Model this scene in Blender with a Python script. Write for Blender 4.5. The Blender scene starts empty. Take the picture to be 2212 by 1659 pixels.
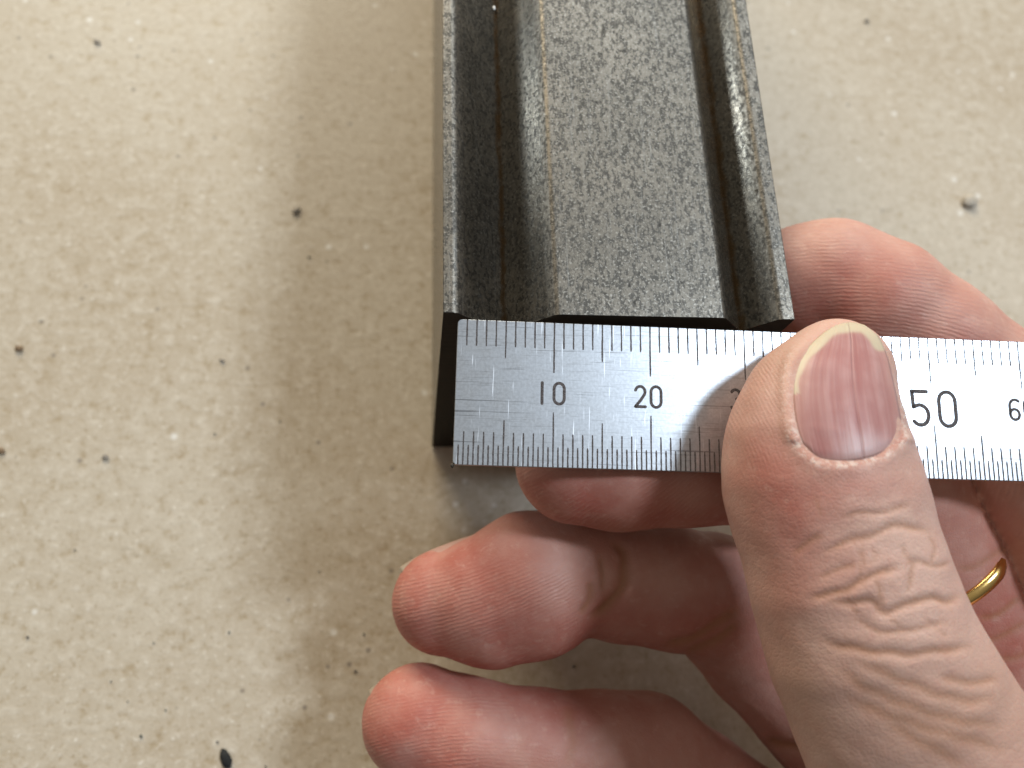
import bpy, bmesh, math, random
import numpy as np
from mathutils import Matrix, Vector

MM = 0.001
random.seed(4)
rng = np.random.default_rng(4)
sc = bpy.context.scene
COL = sc.collection

# ------------------------------------------------------------------ camera
# frame of 2212 x 1659 photo pixels, focal length F in those pixels.
F, CX, CY = 1760.0, 1106.0, 829.5
# rows: world axes (X across the bar, Y along the bar, Z up) seen from the camera
W = np.array([[0.99313397, 0.00979292, 0.11657193],
              [-0.02873541, -0.94553712, 0.32424346],
              [0.11339838, -0.32536694, -0.93876363]])
BAR_H = 54.2                                    # height of the steel bar above the table (mm)


def ray(x, y):
    return np.array([(x - CX) / F, (y - CY) / F, 1.0])


P0 = ray(957.3, 675) * 83.0                     # near left top corner of the bar, camera frame (mm)


def c2w(p):
    """camera frame (mm) -> world (mm), works on (...,3)"""
    return (np.asarray(p) - P0) @ W.T + np.array([0, 0, BAR_H])


def w2c(p):
    return (np.asarray(p) - np.array([0, 0, BAR_H])) @ W + P0


CAM = c2w(np.zeros(3))


def on_plane(x, y, axis, val):
    """pixel -> world point (mm) on the world plane axis=val"""
    d = W @ ray(x, y)
    t = (val - CAM[axis]) / d[axis]
    return CAM + d * t


cam_d = bpy.data.cameras.new('camera')
cam = bpy.data.objects.new('camera', cam_d)
COL.objects.link(cam)
sc.camera = cam
cam_d.sensor_width = 36
cam_d.lens = F / 2212 * 36
cam_d.clip_start = 0.005
cam_d.clip_end = 20
Rc = np.stack([W @ [1, 0, 0], W @ [0, -1, 0], W @ [0, 0, -1]], 1)
M4 = Matrix.Identity(4)
for i in range(3):
    for j in range(3):
        M4[i][j] = Rc[i, j]
    M4[i][3] = CAM[i] * MM
cam.matrix_world = M4
cam_d.dof.use_dof = True
cam_d.dof.focus_distance = 0.083
cam_d.dof.aperture_fstop = 24

# ------------------------------------------------------------------ light (indoors: windows and a pale room)
world = bpy.data.worlds.new('World')
sc.world = world
world.use_nodes = True
bg = world.node_tree.nodes['Background']
# a room: pale ceiling overhead, dim walls, dark towards the floor
wt = world.node_tree
wn = wt.nodes.new('ShaderNodeTexCoord')
wv = wt.nodes.new('ShaderNodeVectorMath')
wv.operation = 'DOT_PRODUCT'
wv.inputs[1].default_value = (0.05, 0.45, 0.892)
wt.links.new(wn.outputs['Generated'], wv.inputs[0])
wr = wt.nodes.new('ShaderNodeMapRange')
wr.interpolation_type = 'SMOOTHSTEP'
for k_, v_ in (('From Min', -.45), ('From Max', 1.0), ('To Min', .03), ('To Max', .33)):
    wr.inputs[k_].default_value = v_
wt.links.new(wv.outputs['Value'], wr.inputs['Value'])
wt.links.new(wr.outputs[0], bg.inputs[1])
bg.inputs[0].default_value = (1.0, 0.96, 0.88, 1)


def area(name, direction, dist, sx, sy, power, color):
    l = bpy.data.lights.new(name, 'AREA')
    l.shape = 'RECTANGLE'
    l.size, l.size_y, l.energy, l.color = sx, sy, power, color
    o = bpy.data.objects.new(name, l)
    COL.objects.link(o)
    d = Vector(direction).normalized()
    o.location = Vector((0.02, 0.02, 0.05)) + d * dist
    o.rotation_euler = d.to_track_quat('Z', 'Y').to_euler()
    return o


area('roof_window', (0.455, 0.125, 0.88), 1.3, 0.17, 0.24, 11.0, (0.73, 0.86, 1.0))
area('window', (0.22, 0.74, 0.63), 0.9, 0.55, 0.25, 1.7, (0.80, 0.91, 1.0))
area('side_window', (-0.775, 0.585, 0.235), 1.6, 0.11, 0.20, 2.0, (0.80, 0.92, 1.0))
area('warm_fill', (-0.26, 0.885, 0.37), 1.45, 0.7, 0.5, 21.0, (1.0, 0.90, 0.70))  # added warm fill from an unseen source, lifts the shade beside the bar

sc.view_settings.view_transform = 'Standard'
sc.view_settings.look = 'None'
sc.view_settings.exposure = 0.0
sc.view_settings.gamma = 1.0
sc.cycles.use_denoising = True
sc.cycles.max_bounces = 8


# ------------------------------------------------------------------ helpers
def tag(o, label=None, cat=None, group=None, kind=None):
    if label: o['label'] = label
    if cat: o['category'] = cat
    if group: o['group'] = group
    if kind: o['kind'] = kind
    return o


def mesh_obj(name, verts, faces, mat=None, parent=None, smooth=False):
    me = bpy.data.meshes.new(name)
    me.from_pydata([tuple(v) for v in verts], [], [tuple(f) for f in faces])
    me.validate()
    if smooth:
        me.shade_smooth()
    o = bpy.data.objects.new(name, me)
    COL.objects.link(o)
    if mat: me.materials.append(mat)
    if parent: o.parent = parent
    return o


class NT:
    def __init__(self, name):
        self.m = bpy.data.materials.new(name)
        self.m.use_nodes = True
        self.t = self.m.node_tree
        self.b = self.t.nodes['Principled BSDF']

    def n(self, typ, **kw):
        nd = self.t.nodes.new(typ)
        for k, v in kw.items():
            setattr(nd, k, v)
        return nd

    def l(self, a, b):
        self.t.links.new(a, b)

    def put(self, sock, v):
        if isinstance(v, bpy.types.NodeSocket):
            self.l(v, sock)
        elif isinstance(v, (tuple, list)) and len(v) == 3 and sock.type == 'RGBA':
            sock.default_value = (*v, 1)
        else:
            sock.default_value = v

    def obj(self):
        return self.n('ShaderNodeTexCoord').outputs['Object']

    def attr(self, name):
        return self.n('ShaderNodeAttribute', attribute_name=name).outputs['Fac']

    def sep(self, v):
        s = self.n('ShaderNodeSeparateXYZ')
        self.l(v, s.inputs[0])
        return s.outputs

    def mapping(self, v, scale=(1, 1, 1), rot=(0, 0, 0), loc=(0, 0, 0)):
        m = self.n('ShaderNodeMapping')
        self.l(v, m.inputs[0])
        m.inputs['Scale'].default_value = scale
        m.inputs['Rotation'].default_value = rot
        m.inputs['Location'].default_value = loc
        return m.outputs[0]

    def noise(self, v, scale, detail=3, rough=0.55, dist=0.0):
        nd = self.n('ShaderNodeTexNoise')
        self.l(v, nd.inputs['Vector'])
        nd.inputs['Scale'].default_value = scale
        nd.inputs['Detail'].default_value = detail
        nd.inputs['Roughness'].default_value = rough
        nd.inputs['Distortion'].default_value = dist
        return nd.outputs['Fac']

    def ramp(self, fac, a, b, lo=0.0, hi=1.0, smooth=True):
        nd = self.n('ShaderNodeMapRange')
        if smooth: nd.interpolation_type = 'SMOOTHSTEP'
        self.l(fac, nd.inputs['Value'])
        nd.inputs['From Min'].default_value = a
        nd.inputs['From Max'].default_value = b
        nd.inputs['To Min'].default_value = lo
        nd.inputs['To Max'].default_value = hi
        return nd.outputs[0]

    def math(self, op, a, b=0.0, c=None):
        nd = self.n('ShaderNodeMath', operation=op)
        self.put(nd.inputs[0], a)
        self.put(nd.inputs[1], b)
        if c is not None: self.put(nd.inputs[2], c)
        return nd.outputs[0]

    def mix(self, fac, a, b, blend='MIX'):
        nd = self.n('ShaderNodeMix', data_type='RGBA', blend_type=blend)
        self.put(nd.inputs[0], fac)
        self.put(nd.inputs[6], a)
        self.put(nd.inputs[7], b)
        return nd.outputs[2]

    def bump(self, h, dist, strength=1.0, normal=None):
        nd = self.n('ShaderNodeBump')
        self.l(h, nd.inputs['Height'])
        nd.inputs['Distance'].default_value = dist
        nd.inputs['Strength'].default_value = strength
        if normal is not None: self.l(normal, nd.inputs['Normal'])
        return nd.outputs[0]

    def set(self, **kw):
        for k, v in kw.items():
            self.put(self.b.inputs[k.replace('_', ' ')], v)
        return self.m


# ------------------------------------------------------------------ materials
def mat_table():
    t = NT('pale_board')
    o = t.obj()
    big = t.noise(o, 18, 4, .6)
    mid = t.noise(o, 400, 5, 0.66)
    fine = t.noise(o, 1000, 4, 0.65)
    c = t.mix(t.ramp(big, .3, .72), (0.53, 0.45, 0.345), (0.465, 0.375, 0.27))
    c = t.mix(t.ramp(mid, .48, .72, 0, .6), c, (0.63, 0.55, 0.445))
    c = t.mix(t.ramp(mid, .48, .28, 0, .75), c, (0.37, 0.275, 0.165))
    c = t.mix(t.ramp(fine, .46, .28, 0, .70), c, (0.33, 0.24, 0.14))
    c = t.mix(t.ramp(fine, .56, .74, 0, .65), c, (0.74, 0.67, 0.57))
    # short grain dashes running across, only in patches
    d = t.noise(t.mapping(o, (230, 800, 230)), 1, 4, .7)
    patch = t.ramp(t.noise(t.mapping(o, (1, 1, 1), loc=(.31, .12, 0)), 21, 2), .52, .66)
    c = t.mix(t.math('MULTIPLY', t.ramp(d, .58, .72, 0, .6), patch), c, (0.27, 0.215, 0.14))
    # pin-point specks and stains
    v = t.n('ShaderNodeTexVoronoi')
    t.l(o, v.inputs['Vector'])
    v.inputs['Scale'].default_value = 330
    pick = t.n('ShaderNodeSeparateColor')
    t.l(v.outputs['Color'], pick.inputs[0])
    sp = t.math('MULTIPLY', t.ramp(v.outputs['Distance'], .17, .07), t.ramp(pick.outputs[0], .86, .89))
    c = t.mix(t.math('MULTIPLY', sp, .6), c, (0.15, 0.12, 0.10))
    v2 = t.n('ShaderNodeTexVoronoi')
    t.l(t.mapping(o, (1, 1, 1), loc=(.013, .021, 0)), v2.inputs['Vector'])
    v2.inputs['Scale'].default_value = 260
    p2 = t.n('ShaderNodeSeparateColor')
    t.l(v2.outputs['Color'], p2.inputs[0])
    sp2 = t.math('MULTIPLY', t.ramp(v2.outputs['Distance'], .2, .08), t.ramp(p2.outputs[1], .85, .88))
    c = t.mix(t.math('MULTIPLY', sp2, .65), c, (0.80, 0.76, 0.70))
    # soft greasy stains
    st = t.noise(t.mapping(o, (1, 1.6, 1), loc=(.4, .7, 0)), 46, 3, .5, .4)
    c = t.mix(t.ramp(st, .62, .74, 0, .38), c, (0.36, 0.275, 0.17))
    h = t.math('ADD', t.math('MULTIPLY', mid, .6), t.math('MULTIPLY', fine, .5))
    return t.set(Base_Color=c, Roughness=t.ramp(mid, .3, .7, .42, .6), Normal=t.bump(h, .0004, .35),
                 Specular_IOR_Level=.45)


def mat_bar(groove_l, groove_r):
    t = NT('worn_steel')
    o = t.obj()
    x, y, z = t.sep(o)
    sp = t.noise(o, 3600, 3, .62)
    sp2 = t.noise(t.mapping(o, (1.0, .55, 1), loc=(.3, .1, 0)), 2500, 5, .68)
    big = t.noise(o, 95, 3, .55)
    streak = t.noise(t.mapping(o, (2400, 60, 2400)), 1, 2)
    base = t.mix(t.ramp(big, .3, .7), (0.240, 0.210, 0.170), (0.180, 0.160, 0.132))
    c = t.mix(t.ramp(sp2, .56, .42, 0, .92), base, (0.068, 0.062, 0.054))
    c = t.mix(t.ramp(sp, .52, .70, 0, .75), c, (0.40, 0.37, 0.32))
    c = t.mix(t.ramp(streak, .58, .75, 0, .25), c, (0.36, 0.345, 0.315))
    # darker, smoother patches inside the grooves
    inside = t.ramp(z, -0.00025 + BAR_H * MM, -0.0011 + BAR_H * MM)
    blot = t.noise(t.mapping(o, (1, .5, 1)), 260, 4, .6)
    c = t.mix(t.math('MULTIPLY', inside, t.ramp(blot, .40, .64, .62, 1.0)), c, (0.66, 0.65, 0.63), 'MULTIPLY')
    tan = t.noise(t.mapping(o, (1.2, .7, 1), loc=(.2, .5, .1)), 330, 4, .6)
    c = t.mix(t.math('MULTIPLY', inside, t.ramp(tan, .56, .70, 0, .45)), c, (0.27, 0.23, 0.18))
    # pits
    pit = t.noise(t.mapping(o, (1, 1, 1), loc=(.5, .2, 0)), 1500, 2, .5)
    pm = t.ramp(pit, .34, .27)
    c = t.mix(t.math('MULTIPLY', pm, .75), c, (0.05, 0.047, 0.043))
    # rusty dirt in the corner of both grooves
    wob = t.math('MULTIPLY', t.math('SUBTRACT', t.noise(o, 420, 3), .5), .0012)
    for gx, wd in ((groove_l, .00042), (groove_r, .00060)):
        dx = t.math('ABSOLUTE', t.math('ADD', t.math('SUBTRACT', x, gx), wob))
        rm = t.math('MULTIPLY', t.ramp(dx, wd, wd * .25), t.ramp(t.noise(o, 700, 3), .3, .55, .45, .95))
        c = t.mix(rm, c, (0.105, 0.066, 0.032))
    rough = t.math('ADD', t.math('SUBTRACT', t.ramp(sp2, .35, .65, .44, .34), t.math('MULTIPLY', inside, .14)), t.math('MULTIPLY', pm, .2))
    h = t.math('ADD', t.math('MULTIPLY', sp, .5), t.math('ADD', t.math('MULTIPLY', sp2, .6), t.math('MULTIPLY', streak, .25)))
    return t.set(Base_Color=c, Metallic=.88, Roughness=rough, Normal=t.bump(h, .000022, .6))


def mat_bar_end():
    t = NT('shade_painted_steel_end')
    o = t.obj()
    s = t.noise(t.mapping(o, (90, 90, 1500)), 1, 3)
    c = t.mix(s, (0.010, 0.009, 0.007), (0.022, 0.019, 0.015))  # near-black base paints in the shade and dark reflection on the end face
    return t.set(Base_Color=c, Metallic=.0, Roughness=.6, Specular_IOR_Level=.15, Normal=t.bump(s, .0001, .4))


def mat_ruler():
    t = NT('satin_steel')
    o = t.obj()
    # o is in metres: x along, y across
    v1 = t.noise(t.mapping(o, (5200, 260, 1), rot=(0, 0, .05)), 1, 2, .5)
    v2 = t.noise(t.mapping(o, (4200, 150, 1), rot=(0, 0, -.16)), 1, 2, .5)
    v3 = t.noise(t.mapping(o, (3500, 130, 1), rot=(0, 0, .42)), 1, 2, .5)
    hz = t.noise(t.mapping(o, (75, 3600, 1), rot=(0, 0, .025)), 1, 2, .5)
    hz2 = t.noise(t.mapping(o, (260, 5200, 1), rot=(0, 0, -.02)), 1, 3, .6)
    fine = t.noise(o, 3200, 3, .6)
    cloud = t.noise(o, 520, 5, .68)
    c = t.mix(t.ramp(cloud, .3, .7), (0.57, 0.59, 0.62), (0.47, 0.485, 0.51))
    c = t.mix(t.ramp(fine, .35, .65, .35, 0), c, (0.33, 0.335, 0.345))
    c = t.mix(t.ramp(hz2, .44, .34, 0, .38), c, (0.26, 0.262, 0.27))
    c = t.mix(t.ramp(hz, .36, .31, 0, .75), c, (0.20, 0.20, 0.21))
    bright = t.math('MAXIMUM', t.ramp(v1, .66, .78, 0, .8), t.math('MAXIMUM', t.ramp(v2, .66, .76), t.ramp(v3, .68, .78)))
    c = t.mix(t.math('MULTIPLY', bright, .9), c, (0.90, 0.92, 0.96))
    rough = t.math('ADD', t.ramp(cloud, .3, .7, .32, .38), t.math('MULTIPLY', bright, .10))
    h = t.math('ADD', t.math('MULTIPLY', v1, .6), t.math('ADD', t.math('MULTIPLY', hz2, .5), t.math('MULTIPLY', fine, .5)))
    return t.set(Base_Color=c, Metallic=1.0, Roughness=rough, Normal=t.bump(h, .000004, .6))


def mat_engrave():
    t = NT('engraved_dark')
    o = t.obj()
    s = t.noise(o, 5200, 3, .6)
    c = t.mix(t.ramp(s, .35, .7), (0.045, 0.036, 0.036), (0.13, 0.11, 0.105))
    return t.set(Base_Color=c, Metallic=0.0, Roughness=.6, Specular_IOR_Level=.3, Normal=t.bump(s, .00002, .8))


def mat_skin():
    t = NT('skin')
    o = t.obj()
    red, pale, crease, ridge, amp, dry, dark = [t.attr(a) for a in
                                          ('red', 'pale', 'crease', 'ridge', 'ridge_amp', 'dry', 'tan')]
    n1 = t.noise(o, 210, 4, .6)
    n2 = t.noise(o, 800, 3, .6)
    n3 = t.noise(o, 2600, 2, .6)
    c = t.mix(t.ramp(n1, .3, .7), (0.60, 0.375, 0.30), (0.555, 0.33, 0.26))
    c = t.mix(t.math('MULTIPLY', red, t.ramp(n1, .25, .75, .65, 1.0)), c, (0.41, 0.122, 0.088))
    c = t.mix(pale, c, (0.66, 0.43, 0.335))
    c = t.mix(t.math('MULTIPLY', dark, .8), c, (0.40, 0.225, 0.15))
    c = t.mix(t.ramp(n2, .52, .75, 0, .28), c, (0.48, 0.235, 0.18))
    c = t.mix(t.ramp(n2, .44, .26, 0, .22), c, (0.68, 0.45, 0.36))
    c = t.mix(t.math('MULTIPLY', crease, .75), c, (0.38, 0.175, 0.085))
    dm = t.math('MULTIPLY', dry, t.ramp(t.noise(o, 1700, 4, .75), .46, .60))
    c = t.mix(t.math('MULTIPLY', dm, .75), c, (0.74, 0.60, 0.52))
    # papillary ridges: fine relief, phase carried by the 'ridge' attribute (in ridges)
    wob = t.math('MULTIPLY', t.math('SUBTRACT', t.noise(o, 480, 2), .5), 1.3)
    sw = t.math('SINE', t.math('MULTIPLY', t.math('ADD', ridge, wob), 6.28318))
    brk = t.math('MULTIPLY', t.ramp(t.noise(o, 1500, 2), .3, .62, .25, 1), t.ramp(t.noise(o, 170, 2), .35, .62, .3, 1))
    rg = t.math('MULTIPLY', t.math('MULTIPLY', sw, amp), brk)
    c = t.mix(t.math('MULTIPLY', t.ramp(rg, .1, 1.0, 0, .16), 1.0), c, (0.66, 0.40, 0.32))
    v = t.n('ShaderNodeTexVoronoi', feature='DISTANCE_TO_EDGE')
    t.l(t.mapping(o, (1, 1, 1)), v.inputs['Vector'])
    v.inputs['Scale'].default_value = 2300
    cells = t.ramp(v.outputs['Distance'], 0, .16, 0, 1)
    cell_amt = t.math('SUBTRACT', 1.0, amp)
    h = t.math('ADD', t.math('MULTIPLY', rg, .19),
               t.math('ADD', t.math('MULTIPLY', t.math('MULTIPLY', cells, cell_amt), .18),
                      t.math('ADD', t.math('MULTIPLY', n2, .6), t.math('MULTIPLY', n3, .35))))
    t.set(Base_Color=c, Roughness=t.ramp(n2, .3, .7, .48, .60), Normal=t.bump(h, .00010, .8),
          Subsurface_Weight=.22, Subsurface_Scale=.0011, Specular_IOR_Level=.32)
    t.b.inputs['Subsurface Radius'].default_value = (1.0, .38, .22)
    return t.m


def mat_nail():
    t = NT('nail')
    o = t.obj()
    u, v, free, lun, edge = [t.attr(a) for a in ('nail_u', 'nail_v', 'free', 'lunula', 'edge')]
    comb = t.n('ShaderNodeCombineXYZ')
    t.l(t.math('MULTIPLY', u, 10.0), comb.inputs[0])
    t.l(t.math('MULTIPLY', v, .7), comb.inputs[1])
    st = t.noise(comb.outputs[0], 1.0, 3, .6)
    blot = t.noise(o, 330, 3, .55)
    c = t.mix(t.ramp(st, .3, .7), (0.37, 0.160, 0.145), (0.48, 0.27, 0.25))
    c = t.mix(t.ramp(blot, .35, .65, 0, .4), c, (0.35, 0.135, 0.125))
    c = t.mix(t.math('MULTIPLY', lun, .7), c, (0.54, 0.385, 0.38))
    c = t.mix(t.math('MULTIPLY', edge, .6), c, (0.60, 0.36, 0.30))
    c = t.mix(t.math('MULTIPLY', free, .95), c, (0.58, 0.48, 0.335))
    line = t.ramp(t.math('ABSOLUTE', t.math('SUBTRACT', u, .60)),   .020, .0)
    h = t.math('SUBTRACT', t.math('ADD', t.math('MULTIPLY', st, .6), t.math('MULTIPLY', t.noise(o, 900, 2), .12)),
               t.math('MULTIPLY', line, .30))
    c = t.mix(t.math('MULTIPLY', line, .22), c, (0.30, 0.14, 0.13))
    t.set(Base_Color=c, Roughness=.40, Normal=t.bump(h, .0003, .6), Subsurface_Weight=.15, Subsurface_Scale=.0007,
          Specular_IOR_Level=.32)
    t.b.inputs['Subsurface Radius'].default_value = (1.0, .4, .3)
    return t.m


def mat_gold():
    t = NT('gold')
    o = t.obj()
    s = t.noise(o, 900, 3)
    return t.set(Base_Color=(0.83, 0.56, 0.20), Metallic=1.0, Roughness=t.ramp(s, .3, .7, .14, .26))


def mat_plain(name, a, b, scale=900, rough=.7):
    t = NT(name)
    s = t.noise(t.obj(), scale, 3, .6)
    return t.set(Base_Color=t.mix(t.ramp(s, .3, .7), a, b), Roughness=rough, Normal=t.bump(s, .0002, .5))


# ------------------------------------------------------------------ table
def build_table():
    m = mat_table()
    x0, x1, y0, y1, th = -260, 380, -240, 330, 18
    v = [(x0, y0, 0), (x1, y0, 0), (x1, y1, 0), (x0, y1, 0), (x0, y0, -th), (x1, y0, -th), (x1, y1, -th), (x0, y1, -th)]
    f = [(0, 1, 2, 3), (7, 6, 5, 4), (0, 4, 5, 1), (1, 5, 6, 2), (2, 6, 7, 3), (3, 7, 4, 0)]
    o = mesh_obj('work_table', np.array(v) * MM, f, m)
    tag(o, 'pale beige speckled board of the work table', kind='structure')


# ------------------------------------------------------------------ steel bar
def build_bar():
    pix = [(957.3, 675), (985.5, 676), (1089, 718), (1202, 682), (1563.5, 691.5), (1599, 717), (1677, 699), (1714, 693.5)]
    prof = []
    for q in pix:
        p = on_plane(*q, 1, 0.0)
        prof.append([p[0], min(p[2], BAR_H)])
    for i in (0, 1, 3, 4, 6, 7):
        prof[i][1] = BAR_H
    prof[0][0] = 0.0
    gl, gr = prof[2][0], prof[5][0]
    xr = prof[-1][0]
    ring = prof + [[xr, 0.0], [0.0, 0.0]]
    L = 150.0
    bm = bmesh.new()
    a = [bm.verts.new((p[0] * MM, 0, p[1] * MM)) for p in ring]
    b = [bm.verts.new((p[0] * MM, L * MM, p[1] * MM)) for p in ring]
    n = len(ring)
    end = bm.faces.new(a)
    end2 = bm.faces.new(list(reversed(b)))
    for i in range(n):
        bm.faces.new((a[(i + 1) % n], a[i], b[i], b[(i + 1) % n]))
    bmesh.ops.recalc_face_normals(bm, faces=bm.faces)
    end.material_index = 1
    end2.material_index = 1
    bm.edges.ensure_lookup_table()
    lay = bm.edges.layers.float.new('bevel_weight_edge')
    sharp = []
    for e in bm.edges:
        p, q = e.verts
        along = abs(p.co.y - q.co.y) > .01
        x = p.co.x / MM
        z = p.co.z / MM
        if along:
            if abs(z - BAR_H) < .01:
                e[lay] = .9 if abs(x - prof[1][0]) < .1 else .75
                if x < .1 or x > xr - .1: e[lay] = .22
            elif z < .1: e[lay] = .9
            else: sharp.append(e)
        else:
            e[lay] = .16
    for f in bm.faces: f.smooth = True
    for e in sharp: e.smooth = False
    me = bpy.data.meshes.new('steel_bar')
    bm.to_mesh(me)
    bm.free()
    o = bpy.data.objects.new('steel_bar', me)
    COL.objects.link(o)
    me.materials.append(mat_bar(gl * MM, gr * MM))
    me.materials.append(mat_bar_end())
    md = o.modifiers.new('Bevel', 'BEVEL')
    md.limit_method = 'WEIGHT'
    md.width = .0005
    md.segments = 3
    md.harden_normals = True
    tag(o, 'long grey worn steel bar with two shallow grooves along its top', 'steel bar')
    return prof


# ------------------------------------------------------------------ steel ruler
RUL_R = np.array([[0.99733638, 0.02219202, 0.06948132], [0.03563925, -0.97940201, -0.19874995], [0.06363948, 0.20069682, -0.97758417]])
RUL_T = np.array([-5.89915372, 7.99711744, 80.7448176])
RUL_TH = 0.5


def ruler_depth(px, py, zoff=0.0):
    n = RUL_R[:, 2]
    d = ray(px, py)
    return ((RUL_T + n * zoff) @ n) / (d @ n)


def stroke(paths, w, name, mat, parent, h=.008):
    """ribbon lettering: each path a polyline (x, y) in mm, closed if last == first"""
    bm = bmesh.new()
    for path in paths:
        P = np.array(path, float)
        closed = np.allclose(P[0], P[-1])
        if closed: P = P[:-1]
        n = len(P)
        left, right = [], []
        for i in range(n):
            if closed:
                d = P[(i + 1) % n] - P[i - 1]
            else:
                d = P[min(i + 1, n - 1)] - P[max(i - 1, 0)]
            d = d / (np.linalg.norm(d) + 1e-9)
            nn = np.array([-d[1], d[0]])
            left.append(P[i] + nn * w / 2)
            right.append(P[i] - nn * w / 2)
        if closed:
            lv = [bm.verts.new((*(p * MM), h * MM)) for p in left]
            rv = [bm.verts.new((*(p * MM), h * MM)) for p in right]
            for i in range(n):
                bm.faces.new((lv[i], rv[i], rv[(i + 1) % n], lv[(i + 1) % n]))
        else:
            def cap(c, d, flip):
                ang = math.atan2(d[1], d[0])
                return [c + w / 2 * np.array([math.cos(ang + a), math.sin(ang + a)]) for a in np.linspace(-1.2, 1.2, 4)]
            d0 = P[0] - P[1]; d1 = P[-1] - P[-2]
            poly = left + cap(P[-1], d1, 0)[::-1] + right[::-1] + cap(P[0], d0, 0)[::-1]
            lv = [bm.verts.new((*(p * MM), h * MM)) for p in left]
            rv = [bm.verts.new((*(p * MM), h * MM)) for p in right]
            for i in range(n - 1):
                bm.faces.new((lv[i], rv[i], rv[i + 1], lv[i + 1]))
            for c, d, A, B in ((P[-1], d1, rv[-1], lv[-1]), (P[0], d0, lv[0], rv[0])):
                cv = [bm.verts.new((*(p * MM), h * MM)) for p in cap(c, d, 0)]
                bm.faces.new([A] + cv + [B])
    bmesh.ops.recalc_face_normals(bm, faces=bm.faces)
    for f in bm.faces:
        if f.normal.z < 0: f.normal_flip()
    me = bpy.data.meshes.new(name)
    bm.to_mesh(me)
    bm.free()
    o = bpy.data.objects.new(name, me)
    COL.objects.link(o)
    me.materials.append(mat)
    o.parent = parent
    return o


def arc(cx, cy, rx, ry, a0, a1, n=14):
    return [(cx + rx * math.cos(math.radians(a)), cy + ry * math.sin(math.radians(a))) for a in np.linspace(a0, a1, n)]


def glyph(ch):
    """strokes in a box 0..1 high, width about .56"""
    if ch == '0':
        p = arc(.28, .72, .25, .26, 180, 0, 12) + arc(.28, .28, .25, .26, 0, -180, 12)
        return [p + [p[0]]]
    if ch == '1': return [[(.22, .02), (.22, .5), (.22, .98)]]
    if ch == '2': return [arc(.27, .72, .24, .25, 165, -35, 12) + [(.30, .34), (.14, .16), (.03, .03)], [(.03, .03), (.28, .03), (.53, .03)]]
    if ch == '3': return [arc(.26, .75, .22, .22, 150, -75, 12), arc(.26, .28, .25, .26, 80, -150, 14)]
    if ch == '4': return [[(.42, .02), (.42, .98), (.02, .30), (.55, .30)]]
    if ch == '5': return [[(.50, .97), (.25, .97), (.05, .97)], [(.05, .97), (.06, .75), (.07, .53)], [(.07, .53)] + arc(.26, .31, .26, .28, 100, -140, 14)]
    if ch == '6':
        p = arc(.28, .27, .24, .25, 180, -180, 20)
        return [p, arc(.33, .66, .29, .31, 50, 180, 10) + [(.04, .45), (.04, .27)]]
    if ch == '7': return [[(.03, .97), (.52, .97), (.2, .02)]]
    if ch == '8':
        p = arc(.28, .73, .21, .23, 180, -180, 18); q = arc(.28, .26, .25, .24, 180, -180, 18)
        return [p, q]
    p = arc(.28, .73, .24, .25, 180, -180, 20)
    return [p, arc(.23, .34, .29, .31, -130, 0, 10) + [(.52, .55), (.52, .73)]]


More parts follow.
